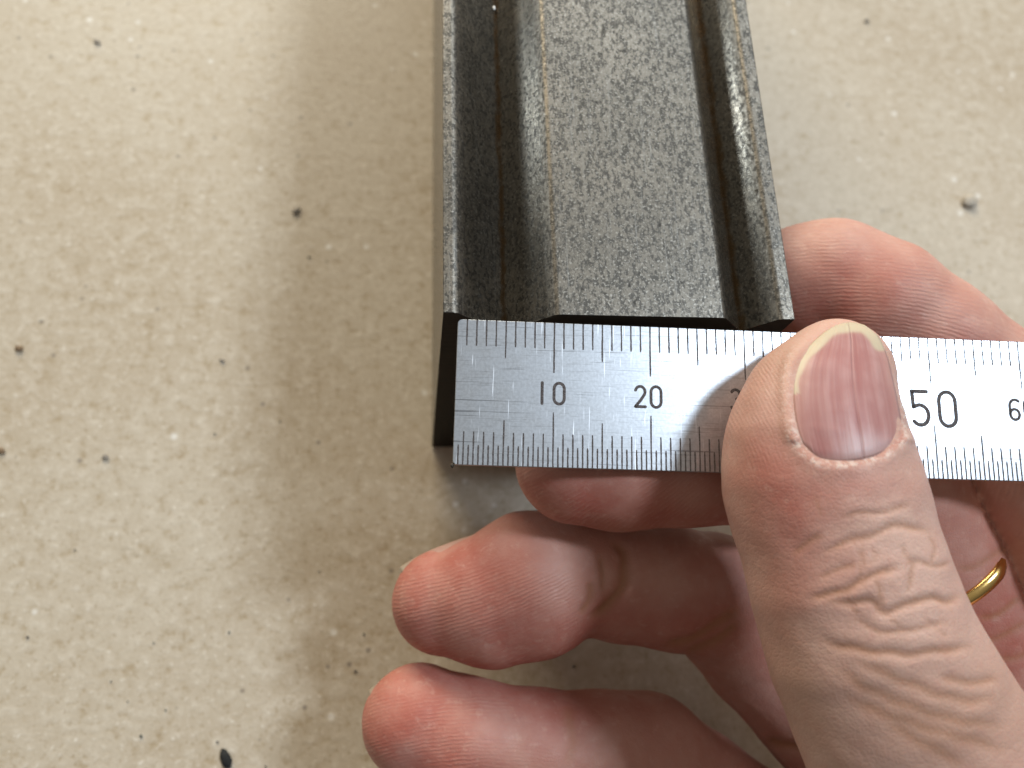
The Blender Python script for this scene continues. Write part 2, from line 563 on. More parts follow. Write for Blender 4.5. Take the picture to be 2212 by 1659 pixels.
def build_ruler():
    root = bpy.data.objects.new('steel_ruler', None)
    COL.objects.link(root)
    M = Matrix.Identity(4)
    Rw = W @ RUL_R
    Tw = c2w(RUL_T)
    for i in range(3):
        for j in range(3):
            M[i][j] = Rw[i, j]
        M[i][3] = Tw[i] * MM
    root.matrix_world = M
    tag(root, 'thin satin steel ruler with engraved millimetre marks, pinched in the hand', 'ruler')
    # blade: rounded rectangle, front face at local z = 0
    LEN, WID, r = 150.0, 15.0, .45
    out = []
    for cx_, cy_, a0 in ((LEN - r, r, -90), (LEN - r, WID - r, 0), (r, WID - r, 90), (r, r, 180)):
        out += arc(cx_, cy_, r, r, a0, a0 + 90, 6)
    bm = bmesh.new()
    f = [bm.verts.new((x * MM, y * MM, 0)) for x, y in out]
    b = [bm.verts.new((x * MM, y * MM, -RUL_TH * MM)) for x, y in out]
    bm.faces.new(f)
    bm.faces.new(b[::-1])
    for i in range(len(f)):
        j = (i + 1) % len(f)
        bm.faces.new((f[j], f[i], b[i], b[j]))
    bmesh.ops.recalc_face_normals(bm, faces=bm.faces)
    me = bpy.data.meshes.new('blade')
    bm.to_mesh(me); bm.free()
    bl = bpy.data.objects.new('blade', me)
    COL.objects.link(bl)
    me.materials.append(mat_ruler())
    bl.parent = root
    md = bl.modifiers.new('Bevel', 'BEVEL')
    md.width = .00007; md.segments = 2; md.limit_method = 'ANGLE'; md.angle_limit = 1.0
    md.harden_normals = True
    ink = mat_engrave()

    def tick_mesh(length, w, seed):
        r_ = random.Random(seed)
        n = 9
        v, fc = [], []
        for i in range(n):
            y = length * i / (n - 1)
            j = r_.uniform(-.012, .012)
            ww = w / 2 * r_.uniform(.82, 1.12) * (.75 if i in (n - 1,) else 1)
            v += [((j - ww) * MM, y * MM, .008 * MM), ((j + ww) * MM, y * MM, .008 * MM)]
        for i in range(n - 1):
            fc.append((2 * i, 2 * i + 1, 2 * i + 3, 2 * i + 2))
        me_ = bpy.data.meshes.new('tick_mark')
        me_.from_pydata(v, [], fc)
        me_.materials.append(ink)
        return me_

    cache = {}

    def tick(x, length, w, top):
        k = (round(length, 2), random.randrange(3))
        if k not in cache: cache[k] = tick_mesh(length, w, hash(k) % 999)
        o = bpy.data.objects.new('tick_mark', cache[k])
        COL.objects.link(o)
        o.parent = root
        o.location = (x * MM, (WID - .02) * MM if top else .04 * MM, 0)
        if top: o.rotation_euler = (0, 0, math.pi)
    LAST = 66
    for i in range(1, LAST):
        ln = 5.3 if i % 10 == 0 else 3.95 if i % 5 == 0 else 2.75
        tick(i, ln, .165, True)
    for i in range(1, LAST * 2 - 10):
        ln = 5.55 if i % 20 == 0 else 4.6 if i % 10 == 0 else 3.35 if i % 2 == 0 else 2.0
        tick(i / 2, ln, .165, False)
    # beyond the part in view the marks go on as one engraved strip per edge
    v, fc = [], []
    for i in range(LAST, 150):
        for top in (0, 1):
            ln = (5.3 if i % 10 == 0 else 3.95 if i % 5 == 0 else 2.75)
            ya, yb = (WID - .02 - ln, WID - .02) if top else (.04, .04 + ln)
            k = len(v)
            v += [((i - .07) * MM, ya * MM, .008 * MM), ((i + .07) * MM, ya * MM, .008 * MM), ((i + .07) * MM, yb * MM, .008 * MM), ((i - .07) * MM, yb * MM, .008 * MM)]
            fc.append((k, k + 1, k + 2, k + 3))
    tag(mesh_obj('tick_marks', v, fc, ink, root), kind='stuff')
    for val in range(10, 150, 10):
        bigf = val % 50 == 0
        hgt = 3.8 if bigf else 2.25
        w = .42 if bigf else .31
        gap = 2.95 if bigf else 1.62
        s = str(val)
        for k, ch in enumerate(s):
            xc = val - .25 + (k - (len(s) - 1) / 2) * gap + (.35 if bigf else 0)
            yc = 7.55 if not bigf else 7.35
            paths = [[(xc + (px - .28) * hgt * (.93), yc + (py - .5) * hgt) for px, py in path] for path in glyph(ch)]
            stroke(paths, w, 'numeral', ink, root)
    # bead of dark dirt on the lower corner
    bm = bmesh.new()
    bmesh.ops.create_icosphere(bm, subdivisions=2, radius=.26 * MM)
    for vt in bm.verts:
        vt.co *= random.uniform(.7, 1.15)
        vt.co.x *= .8
    me = bpy.data.meshes.new('dirt_bead')
    bm.to_mesh(me); bm.free(); me.shade_smooth()
    o = bpy.data.objects.new('dirt_bead', me); COL.objects.link(o); o.parent = root
    me.materials.append(mat_plain('dark_dirt', (.02, .014, .008), (.06, .04, .02)))
    o.location = (-.02 * MM, -.05 * MM, -.25 * MM)


# ------------------------------------------------------------------ the hand (signed distance field -> one continuous skin)
def S(px, py, r, d):
    return (*(ray(px, py) * d), r * d / F)


CH = {
    'thumb': dict(s=.80, k=1.6, st=[S(1806, 812, 124, 80.0), S(1772, 874, 147, 78.8), S(1766, 920, 168, 78.2), S(1762, 968, 186, 77.6), S(1772, 1045, 200, 76.9),
                                    S(1797, 1125, 200, 76.2), S(1836, 1265, 206, 75.2), S(1882, 1400, 215, 74.6), S(1943, 1525, 226, 74.4),
                                    S(2010, 1660, 246, 74.7), S(2130, 1830, 300, 77.0), S(2290, 2050, 360, 82.0)]),
    'index': dict(s=.95, k=1.2, st=[S(1742, 622, 139, 101), S(1797, 616, 138, 100), S(1890, 668, 150, 98.5), S(2000, 750, 150, 98), S(2130, 860, 155, 98.5),
                                    S(2270, 1030, 170, 94.8), S(2420, 1290, 210, 95)]),
    'middle': dict(s=.95, k=1.2, st=[S(1246, 1000, 133, 90.2), S(1340, 1002, 141, 90.6), S(1480, 992, 142, 91.6), S(1640, 985, 146, 93.2), S(1800, 995, 152, 95),
                                     S(1905, 1050, 158, 97), S(2010, 1230, 160, 99.5), S(2062, 1306, 154, 100), S(2110, 1380, 162, 101), S(2230, 1560, 190, 102)]),
    'ring': dict(s=.95, k=1.0, st=[S(960, 1300, 113, 98), S(1060, 1297, 139, 97), S(1150, 1262, 156, 97), S(1245, 1232, 127, 98.5),
                                   S(1340, 1256, 126, 99.0), S(1450, 1270, 130, 99.5), S(1540, 1285, 130, 101), S(1640, 1405, 126, 106),
                                   S(1760, 1525, 134, 106), S(1920, 1680, 170, 104)]),
    'little': dict(s=.95, k=1.4, st=[S(905, 1559, 122, 97), S(1010, 1602, 129, 97), S(1150, 1628, 131, 98), S(1300, 1634, 133, 99.5),
                                     S(1395, 1642, 137, 101), S(1500, 1722, 138, 103), S(1650, 1828, 145, 104.5), S(1860, 1950, 185, 104)]),
    'palm': dict(s=.8, k=3.0, st=[S(2440, 1290, 215, 98), S(2300, 1560, 250, 104), S(2020, 1790, 250, 105), S(1990, 1960, 230, 104)]),
    'heel': dict(s=.72, k=5.0, st=[S(2440, 1290, 215, 98), S(2560, 1900, 420, 97), S(2820, 2350, 470, 92), S(3080, 2760, 470, 88)]),
    'heel_b': dict(s=.75, k=5.0, st=[S(2020, 1790, 240, 105), S(2560, 1950, 420, 97)]),
    'thenar': dict(s=.8, k=5.0, st=[S(2290, 2050, 355, 83.0), S(2600, 2180, 430, 90)]),
}


def smin(a, b, k):
    h = np.clip(.5 + .5 * (b - a) / k, 0, 1)
    return b + (a - b) * h - k * h * (1 - h)


def cone_sdf(P, a, ra, b, rb):
    """capsule with linearly varying radius (fast approximation of a round cone)"""
    ba = b - a
    L2 = ba @ ba
    pa = P - a
    h = np.clip((pa @ ba) / L2, 0, 1)
    q = pa - h[..., None] * ba
    return np.sqrt(np.einsum('...i,...i->...', q, q)) - (ra + (rb - ra) * h)


def chain_sdf(P, c):
    st = c['st']
    s = c['s']
    d = None
    A = np.array([x[:3] for x in st], np.float32)
    Rr = [x[3] for x in st]
    # depth squash done locally: scale z about each segment's interpolated z
    for i in range(len(st) - 1):
        a, b = A[i], A[i + 1]
        ba = b - a
        pa = P - a
        h = np.clip((pa @ ba) / (ba @ ba), 0, 1)
        q = pa - h[..., None] * ba
        q[..., 2] /= s
        e = np.sqrt(np.einsum('...i,...i->...', q, q)) - (Rr[i] + (Rr[i + 1] - Rr[i]) * h)
        d = e if d is None else smin(d, e, c['k'])
    return d


def hand_sdf(P, need_id=False, only=None):
    far = np.full(P.shape[:-1], 40.0, np.float32)
    ds = {n: (chain_sdf(P, c) if only is None or n in only else far) for n, c in CH.items()}
    palm = smin(smin(smin(ds['palm'], ds['heel'], 6), ds['heel_b'], 6), ds['thenar'], 6)
    f = None
    for n in ('index', 'middle', 'ring', 'little'):
        f = ds[n] if f is None else smin(f, ds[n], .35)
    d = smin(f, palm, 3.5)
    d = smin(d, ds['thumb'], .5)
    if need_id:
        names = list(CH)
        return d, np.argmin(np.stack([ds[n] for n in names]), 0), names
    return d


def surface_nets(lo, hi, h):
    n = np.ceil((np.array(hi) - lo) / h).astype(int) + 1
    xs, ys, zs = [lo[i] + h * np.arange(n[i]) for i in range(3)]
    # coarse pass to find the blocks that hold the surface
    D = np.full(n, 9.0, np.float32)
    B = 16
    blocks = [(i, j, k) for i in range(0, n[0], B) for j in range(0, n[1], B) for k in range(0, n[2], B)]
    cen = (np.array(blocks) * h + lo + h * B / 2).astype(np.float32)
    near = {m: chain_sdf(cen, q_) for m, q_ in CH.items()}
    dcs = hand_sdf(cen)
    for bi, (i, j, k) in enumerate(blocks):
        dc = dcs[bi]
        if abs(dc) > h * B * 1.0 + 1.5:
            D[i:i + B, j:j + B, k:k + B] = np.sign(dc) * 9
            continue
        only = {m for m in CH if near[m][bi] < max(dc, 0) + h * B * 1.9 + 3.5}
        X, Y, Z = np.meshgrid(xs[i:i + B], ys[j:j + B], zs[k:k + B], indexing='ij')
        D[i:i + B, j:j + B, k:k + B] = hand_sdf(np.stack([X, Y, Z], -1).astype(np.float32), only=only)
    neg = D < 0
    cells = np.zeros(n - 1, np.int8)
    for a in (0, 1):
        for b in (0, 1):
            for c in (0, 1):
                cells += neg[a:n[0] - 1 + a, b:n[1] - 1 + b, c:n[2] - 1 + c]
    act = (cells > 0) & (cells < 8)
    idx = -np.ones(n - 1, np.int64)
    I = np.argwhere(act)
    idx[act] = np.arange(len(I))
    acc = np.zeros((len(I), 3))
    cnt = np.zeros(len(I))
    corners = [(a, b, c) for a in (0, 1) for b in (0, 1) for c in (0, 1)]
    for p in corners:
        for ax in range(3):
            if p[ax]: continue
            q = list(p); q[ax] = 1
            dp = D[I[:, 0] + p[0], I[:, 1] + p[1], I[:, 2] + p[2]]
            dq = D[I[:, 0] + q[0], I[:, 1] + q[1], I[:, 2] + q[2]]
            m = (dp < 0) != (dq < 0)
            t = np.where(m, dp / (dp - dq + 1e-12), 0)
            pt = np.tile(np.array(p, float), (len(I), 1))
            pt[:, ax] += t
            acc[m] += pt[m]
            cnt[m] += 1
    V = (I + acc / cnt[:, None]) * h + lo
    faces = []
    for ax in range(3):
        u, w = (ax + 1) % 3, (ax + 2) % 3
        sl0 = [slice(None)] * 3; sl1 = [slice(None)] * 3
        sl0[ax] = slice(0, n[ax] - 1); sl1[ax] = slice(1, n[ax])
        s0, s1 = neg[tuple(sl0)], neg[tuple(sl1)]
        E = np.argwhere(s0 != s1)
        E = E[(E[:, u] > 0) & (E[:, w] > 0) & (E[:, u] < n[u] - 1) & (E[:, w] < n[w] - 1)]
        fl = s0[E[:, 0], E[:, 1], E[:, 2]]

        def g(du, dw):
            e = E.copy(); e[:, u] -= du; e[:, w] -= dw
            return idx[e[:, 0], e[:, 1], e[:, 2]]
        q = np.stack([g(1, 1), g(0, 1), g(0, 0), g(1, 0)], 1)
        q[~fl] = q[~fl][:, ::-1]
        faces.append(q)
    return V, np.concatenate(faces)


def refine(V, Q):
    """one Catmull-Clark step on a quad mesh"""
    nV, nF = len(V), len(Q)
    fp = V[Q].mean(1)
    e = np.stack([Q, np.roll(Q, -1, 1)], 2).reshape(-1, 2)
    es = np.sort(e, 1)
    key = es[:, 0] * nV + es[:, 1]
    uk, inv = np.unique(key, return_inverse=True)
    nE = len(uk)
    ue = np.stack([uk // nV, uk % nV], 1)
    mid = V[ue].mean(1)
    fsum = np.zeros((nE, 3)); cnt = np.bincount(inv, minlength=nE)
    ff = np.repeat(np.arange(nF), 4)
    for c in range(3):
        fsum[:, c] = np.bincount(inv, fp[ff, c], nE)
    ep = np.where((cnt == 2)[:, None], (2 * mid + fsum) / 4, mid)
    Fa = np.zeros((nV, 3)); Ra = np.zeros((nV, 3))
    vn = np.bincount(Q.ravel(), minlength=nV).astype(float)
    en = np.bincount(ue.ravel(), minlength=nV).astype(float)
    for c in range(3):
        Fa[:, c] = np.bincount(Q.ravel(), np.repeat(fp[:, c], 4), nV)
        Ra[:, c] = np.bincount(ue.ravel(), np.repeat(mid[:, c], 2), nV)
    Fa /= np.maximum(vn, 1)[:, None]; Ra /= np.maximum(en, 1)[:, None]
    n_ = np.maximum(en, 1)[:, None]
    vp = (Fa + 2 * Ra + (n_ - 3) * V) / n_
    vp = np.where((vn == en)[:, None], vp, V)
    E = inv.reshape(nF, 4) + nV
    Fi = np.arange(nF) + nV + nE
    q = [np.stack([Q[:, i], E[:, i], Fi, E[:, i - 1]], 1) for i in range(4)]
    return np.concatenate([vp, ep, fp]), np.concatenate(q)


def quads_mesh(name, V, Q):
    me = bpy.data.meshes.new(name)
    me.vertices.add(len(V))
    me.vertices.foreach_set('co', V.astype(np.float32).ravel())
    me.loops.add(Q.size)
    me.loops.foreach_set('vertex_index', Q.astype(np.int32).ravel())
    me.polygons.add(len(Q))
    me.polygons.foreach_set('loop_start', np.arange(0, Q.size, 4, dtype=np.int32))
    me.update(calc_edges=True)
    return me


def px_of(P):
    return np.stack([CX + F * P[:, 0] / P[:, 2], CY + F * P[:, 1] / P[:, 2]], 1)


def poly_dist(Q, path, closed=False):
    """distance of pixel points Q to a polyline, and the running 0..1 position"""
    path = np.array(path, float)
    if closed: path = np.vstack([path, path[:1]])
    best = np.full(len(Q), 1e9); pos = np.zeros(len(Q))
    L = np.r_[0, np.cumsum(np.linalg.norm(np.diff(path, axis=0), axis=1))]
    for i in range(len(path) - 1):
        a, b = path[i], path[i + 1]
        ba = b - a
        t = np.clip(((Q - a) @ ba) / (ba @ ba), 0, 1)
        d = np.linalg.norm(Q - a - t[:, None] * ba, axis=1)
        m = d < best
        best[m] = d[m]
        pos[m] = ((L[i] + t * (L[i + 1] - L[i])) / L[-1])[m]
    return best, pos


def inside_poly(Q, poly):
    poly = np.array(poly, float)
    res = np.zeros(len(Q), bool)
    j = len(poly) - 1
    for i in range(len(poly)):
        xi, yi = poly[i]; xj, yj = poly[j]
        m = ((yi > Q[:, 1]) != (yj > Q[:, 1])) & (Q[:, 0] < (xj - xi) * (Q[:, 1] - yi) / (yj - yi + 1e-9) + xi)
        res ^= m
        j = i
    return res


def spline(pts, n=24):
    """Catmull-Rom through points"""
    P = np.array(pts, float)
    P = np.vstack([2 * P[0] - P[1], P, 2 * P[-1] - P[-2]])
    out = []
    for i in range(1, len(P) - 2):
        for t in np.linspace(0, 1, n, endpoint=False):
            a, b, c, d = P[i - 1:i + 3]
            out.append(.5 * (2 * b + (c - a) * t + (2 * a - 5 * b + 4 * c - d) * t * t + (3 * b - a - 3 * c + d) * t ** 3))
    out.append(P[-2])
    return np.array(out)


# outline of the thumbnail in the photograph's pixels
NAIL_L = [(1782, 716), (1748, 748), (1724, 786), (1714, 830), (1716, 880), (1723, 925), (1738, 966)]
NAIL_R = [(1868, 702), (1898, 728), (1918, 772), (1931, 825), (1941, 872), (1947, 912), (1944, 946)]
NAIL_T = [(1782, 716), (1808, 702), (1838, 696), (1868, 702)]
NAIL_B = [(1738, 966), (1775, 992), (1835, 995), (1900, 979), (1944, 946)]


def t5(pts):                       # crease coordinates were read off an enlarged view
    return [(1481.2 + .4049 * x, 987.5 + .4049 * y) for x, y in pts]


THUMB_CREASES = [  # (path, depth mm, half width px)
    (t5([(720, 505), (860, 450), (1000, 410), (1100, 370), (1190, 365), (1330, 410)]), .30, 8),
    (t5([(820, 320), (960, 295), (1080, 290), (1180, 255), (1215, 225)]), .20, 6),
    (t5([(640, 750), (840, 715), (920, 665), (1030, 620), (1165, 575)]), .42, 8),
    (t5([(730, 780), (900, 770), (1000, 775), (1060, 825), (1180, 790), (1310, 745), (1390, 775), (1480, 715)]), .45, 8),
    (t5([(700, 960), (800, 1000), (1000, 1035), (1200, 1050), (1400, 1025), (1560, 1015)]), .38, 10),
    (t5([(880, 850), (1000, 915), (1100, 935), (1280, 905), (1430, 880)]), .22, 7),
    (t5([(700, 635), (850, 590), (920, 560)]), .20, 6),
    (t5([(940, 470), (935, 600), (905, 680)]), .16, 5),
    (t5([(1240, 545), (1200, 640), (1180, 740)]), .18, 6),
    (t5([(1165, 575), (1240, 560), (1340, 575), (1420, 560)]), .22, 6),
    (t5([(1020, 640), (1030, 720), (1060, 820)]), .18, 6),
    (t5([(1000, 480), (1010, 540), (960, 580)]), .12, 5),
    (t5([(1290, 420), (1330, 490), (1310, 560)]), .12, 5),
    (t5([(1150, 460), (1170, 520), (1230, 560)]), .12, 5),
    (t5([(1340, 1160), (1480, 1200), (1680, 1185)]), .26, 10),
    (t5([(880, 1070), (1100, 1170), (1300, 1250), (1500, 1300), (1680, 1290)]), .22, 13),
    (t5([(780, 1110), (960, 1230), (1200, 1330), (1420, 1400), (1720, 1440)]), .20, 14),
    (t5([(820, 1250), (1000, 1350), (1250, 1430), (1400, 1480), (1750, 1570)]), .18, 14),
    (t5([(1050, 1400), (1250, 1520), (1500, 1640)]), .16, 14),
    (t5([(560, 520), (650, 460), (740, 410)]), .18, 7),
    (t5([(1080, 865), (1130, 900), (1150, 930)]), .12, 5),
    (t5([(860, 730), (870, 780), (930, 850)]), .14, 5),
    (t5([(1280, 850), (1310, 890), (1400, 960)]), .10, 5),
    (t5([(700, 200), (705, 260), (720, 330)]), .06, 4),
]


def f4(pts):
    return [(768 + .4216 * x, 960 + .4216 * y) for x, y in pts]


RING_CREASES = [
    (f4([(1300, 480), (1365, 550), (1382, 650), (1352, 750), (1282, 845), (1190, 900)]), .75, 13),
    (f4([(1210, 690), (1195, 790), (1150, 870)]), .28, 9),
    (f4([(1240, 560), (1270, 660), (1250, 760)]), .14, 7),
    (f4([(1560, 1045), (1750, 990), (1880, 900), (1975, 830)]), .55, 13),
    (f4([(1680, 1065), (1830, 1020), (1975, 900)]), .40, 11),
    (f4([(2090, 1500), (2190, 1545), (2330, 1560)]), .5, 12),
]
MIDDLE_CREASES = [
    ([(2110, 1340), (2160, 1325), (2212, 1290)], .25, 9), ([(2120, 1385), (2170, 1375), (2225, 1340)], .22, 9),
    ([(2150, 1430), (2200, 1420), (2240, 1400)], .2, 9), ([(2060, 1230), (2110, 1222), (2180, 1180)], .15, 10),
]
LITTLE_CREASES = [(f4([(1060, 1330), (1100, 1420), (1110, 1560), (1090, 1660)]), .10, 14)]


def build_hand():
    V, Fq = surface_nets(np.array([-26., -26., 62.]), np.array([128., 112., 122.]), .55)
    V, Fq = refine(V, Fq)
    me = quads_mesh('hand', V, Fq)
    nv = len(me.vertices)
    P = np.empty(nv * 3, np.float32); me.vertices.foreach_get('co', P); P = P.reshape(-1, 3).astype(np.float64)
    N = np.empty(nv * 3, np.float32); me.vertex_normals.foreach_get('vector', N); N = N.reshape(-1, 3).astype(np.float64)
    # make sure normals face outwards
    e = hand_sdf((P + N * .3).astype(np.float32)); 
    if np.mean(e > 0) < .5:
        me.flip_normals(); N = -N
    ids = np.empty(nv, int)
    for i in range(0, nv, 100000):
        _, k, names = hand_sdf(P[i:i + 100000].astype(np.float32), True)
        ids[i:i + 100000] = k
    ID = {n: ids == i for i, n in enumerate(names)}
    ID['thumb'] |= ID['thenar']
    Q = px_of(P)
    view = P / np.linalg.norm(P, axis=1)[:, None]
    front = np.einsum('ij,ij->i', N, view) < .12
    disp = np.zeros(nv); crease = np.zeros(nv); red = np.zeros(nv); pale = np.zeros(nv)
    ridge = np.zeros(nv); amp = np.zeros(nv); dry = np.zeros(nv); tan = np.zeros(nv)
    mm = F / P[:, 2]                                        # pixels per mm

    def creases(lst, mask, gain=1.0):
        I = np.where(mask & front)[0]
        if not len(I): return
        q = Q[I]
        # jitter so that lines are not ruled
        q = q + np.stack([2.2 * np.sin(q[:, 1] * .085 + q[:, 0] * .031), 2.2 * np.sin(q[:, 0] * .078 + 1.3 + q[:, 1] * .023)], 1)
        for path, dep, wd in lst:
            d, pos = poly_dist(q, spline(path, 4))
            taper = np.clip(np.minimum(pos, 1 - pos) / .16, 0.05, 1)
            g = np.exp(-(d / wd) ** 2) * taper
            sh = np.exp(-((d - wd * 2.2) / (wd * 1.3)) ** 2) * taper
            disp[I] -= gain * .8 * dep * g - gain * dep * .10 * sh
            crease[I] = np.maximum(crease[I], np.exp(-(d / (wd * .85)) ** 2) * taper * min(1, .35 + dep * 1.6))
    creases(THUMB_CREASES, ID['thumb'], .50)
    creases(RING_CREASES, ID['ring'] | ID['palm'] | ID['heel_b'], .9)
    creases(MIDDLE_CREASES, ID['middle'] | ID['palm'])
    creases(LITTLE_CREASES, ID['little'])

    # nail bed and folds of the thumb
    outline = np.vstack([spline(NAIL_T, 8), spline(NAIL_R, 8), spline(NAIL_B[::-1], 8), spline(NAIL_L[::-1], 8)])
    I = np.where(ID['thumb'] & front & (Q[:, 1] < 1120))[0]
    d, _ = poly_dist(Q[I], outline, True)
    ins = inside_poly(Q[I], outline)
    sd = np.where(ins, -d, d) / mm[I]                       # mm, negative inside
    side = np.clip((Q[I][:, 1] - 700) / 90, 0, 1)
    side = side * np.clip((1965 - Q[I][:, 0]) / 50 + np.clip((Q[I][:, 1] - 925) / 30, 0, 1), 0, 1)
    side = np.where((Q[I][:, 0] > 1860) & (Q[I][:, 1] < 880), 0, side)
    inset = 1 / (1 + np.exp((sd + .15) / .12))
    inset *= np.clip((1945 - Q[I][:, 0]) / 40, 0, 1)
    disp[I] -= .26 * inset
    fold = np.exp(-((sd - .75) / .62) ** 2) * side
    disp[I] += .26 * fold * np.where(Q[I][:, 1] > 955, .4, 1.0)
    groove = np.exp(-((sd - .02) / .16) ** 2) * side
    disp[I] -= .07 * groove
    low = np.exp(-(((Q[I][:, 1] - 975) / 60)) ** 2) 
    dry[I] = np.maximum(dry[I], np.exp(-((sd - .35) / .38) ** 2) * np.clip(.30 + low + .8 * (Q[I][:, 0] > 1945), 0, 1) * (Q[I][:, 1] > 790))
    dry[I] = np.maximum(dry[I], .55 * np.exp(-((sd - .95) / .25) ** 2) * ((Q[I][:, 0] < 1760) & (Q[I][:, 1] < 980)) * side)
    red[I] = np.maximum(red[I], .5 * np.exp(-((sd - .15) / .28) ** 2) * side)
    # soft knuckle relief
    x, y = Q[:, 0], Q[:, 1]

    def blob(cx_, cy_, rx, ry):
        return np.exp(-(((x - cx_) / rx) ** 2 + ((y - cy_) / ry) ** 2))
    th = ID['thumb']
    red[th] = np.maximum(red[th], (.55 * blob(1650, 960, 90, 160) + .55 * blob(1720, 1080, 130, 110) + .4 * blob(1900, 1050, 130, 60)
                                   + .40 * blob(1690, 1250, 60, 170) + .35 * blob(1830, 1250, 120, 110))[th])
    pale[th] = (.50 * blob(1920, 1130, 90, 70) + .45 * blob(1960, 1290, 110, 110) + .35 * blob(1700, 860, 60, 110))[th]
    tan[th] = (.65 * blob(2080, 1560, 230, 160) + .45 * blob(1700, 1500, 80, 160) + .35 * blob(1690, 760, 60, 60))[th]
    rg = ID['ring']
    red[rg] = np.clip(.58 + 1.0 * blob(960, 1330, 190, 150) + .75 * blob(1130, 1330, 190, 120) + .35 * blob(1500, 1360, 150, 60), 0, 1)[rg]  # fingertip redness; base on ring, little and middle paints in reddish shade
    pale[rg] = (.42 * blob(1215, 1230, 85, 100) + .3 * blob(1420, 1230, 120, 60))[rg]
    lt = ID['little']
    red[lt] = np.clip(.58 + .95 * blob(890, 1540, 170, 170) + .5 * blob(1100, 1530, 200, 60), 0, 1)[lt]
    pale[lt] = (.18 * blob(1080, 1570, 70, 70) + .2 * blob(1500, 1640, 120, 80))[lt]
    md = ID['middle']
    red[md] = np.clip(.55 + .85 * blob(1200, 1090, 160, 60) + .6 * blob(1380, 1130, 250, 40) + .5 * blob(2150, 1350, 90, 120), 0, 1)[md]
    ix = ID['index']
    red[ix] = np.clip(.32 + .65 * blob(1820, 640, 190, 110) + .5 * blob(2080, 760, 120, 60), 0, 1)[ix]
    pm = ID['palm'] | ID['heel'] | ID['heel_b']
    red[pm] = .5
    # broad irregularity
    disp += .035 * np.sin(P[:, 0] * .9 + 1.1 * np.sin(P[:, 1] * .7)) * np.sin(P[:, 1] * 1.05 + .6 * P[:, 2])

    # papillary ridges (phase in ridge periods, .48 mm pitch)
    def ridges(mask, phase_px, a):
        m = mask & (np.einsum('ij,ij->i', N, view) < .5)
        ridge[m] = (phase_px / 8.6)[m]
        amp[m] = np.clip(a, 0, 1)[m]
    ridges(ID['ring'], (x * .34 + y * .94) + .00045 * (x - 1050) ** 2, 1.0 * (x < 1290) * np.clip((y - 1190) / 60, 0, 1) * np.clip((1290 - x) / 70, 0, 1))
    ridges(ID['little'], y * .985 + x * .10 - .0006 * (x - 960) ** 2, np.clip((1230 - x) / 160, 0, 1) * np.clip((y - 1465) / 50, 0, 1))
    ridges(ID['middle'], (x * .52 + y * .86) + .0004 * (x - 1300) ** 2, np.clip((1640 - x) / 120, 0, 1))
    ridges(ID['index'], np.hypot((x - 1830) * .62, (y - 1020) * 1.0), 1.0 * (x < 2240))
    ridges(th, x * .90 - y * .46 + .0006 * (y - 900) ** 2, 1.0 * np.clip((1705 - x) / 45, 0, 1) * np.clip((1110 - y) / 140, 0, 1) * .6)

    P2 = P + N * disp[:, None]
    Wv = c2w(P2) * MM
    origin = Wv.mean(0) * 0 + c2w(ray(2212, 1659) * 104) * MM
    me.vertices.foreach_set('co', (Wv - origin).astype(np.float32).ravel())
    for nm, a in (('red', red), ('pale', pale), ('crease', crease), ('ridge', ridge), ('ridge_amp', amp), ('dry', dry), ('tan', tan)):
        at = me.attributes.new(nm, 'FLOAT', 'POINT')
        at.data.foreach_set('value', a.astype(np.float32))
    me.update()
    me.shade_smooth()
    me.materials.clear()
    me.materials.append(mat_skin())
    o = bpy.data.objects.new('hand', me)
    COL.objects.link(o)
    o.location = Vector(origin)
    tag(o, 'bare hand pinching the steel ruler between thumb and curled fingers', 'hand')
    nail = mat_nail()
    build_thumb_nail(o, nail, origin)
    # ring and little fingernails, seen almost edge-on
    t_ = NT('finger_nail')
    n_ = t_.noise(t_.obj(), 700, 3)
    nail = t_.set(Base_Color=t_.mix(t_.attr('free'), t_.mix(n_, (0.46, 0.27, 0.22), (0.40, 0.22, 0.175)), (0.34, 0.28, 0.21)), Roughness=.4, Subsurface_Weight=.1, Subsurface_Scale=.0007)
    flat_nail(o, nail, origin, (1066, 1152, 99.3), (866, 1227, 100.0), (-.25, -.88, .38), 8.6, 2.9)
    flat_nail(o, nail, origin, (935, 1446, 98.6), (801, 1490, 98.6), (-.30, -.86, .40), 8.0, 2.7)
    return o


def cast(px, py):
    """depth of the undisplaced skin along a pixel ray, nearest hit"""
    px = np.atleast_1d(px); py = np.atleast_1d(py)
    d = np.stack([(px - CX) / F, (py - CY) / F, np.ones_like(px, float)], 1)
    z = np.full(len(px), 63.0)
    for _ in range(70):
        s = hand_sdf((d * z[:, None]).astype(np.float32))
        z += np.clip(s, -1, 1) * .75
    s = hand_sdf((d * z[:, None]).astype(np.float32))
    return z, np.abs(s) < .05


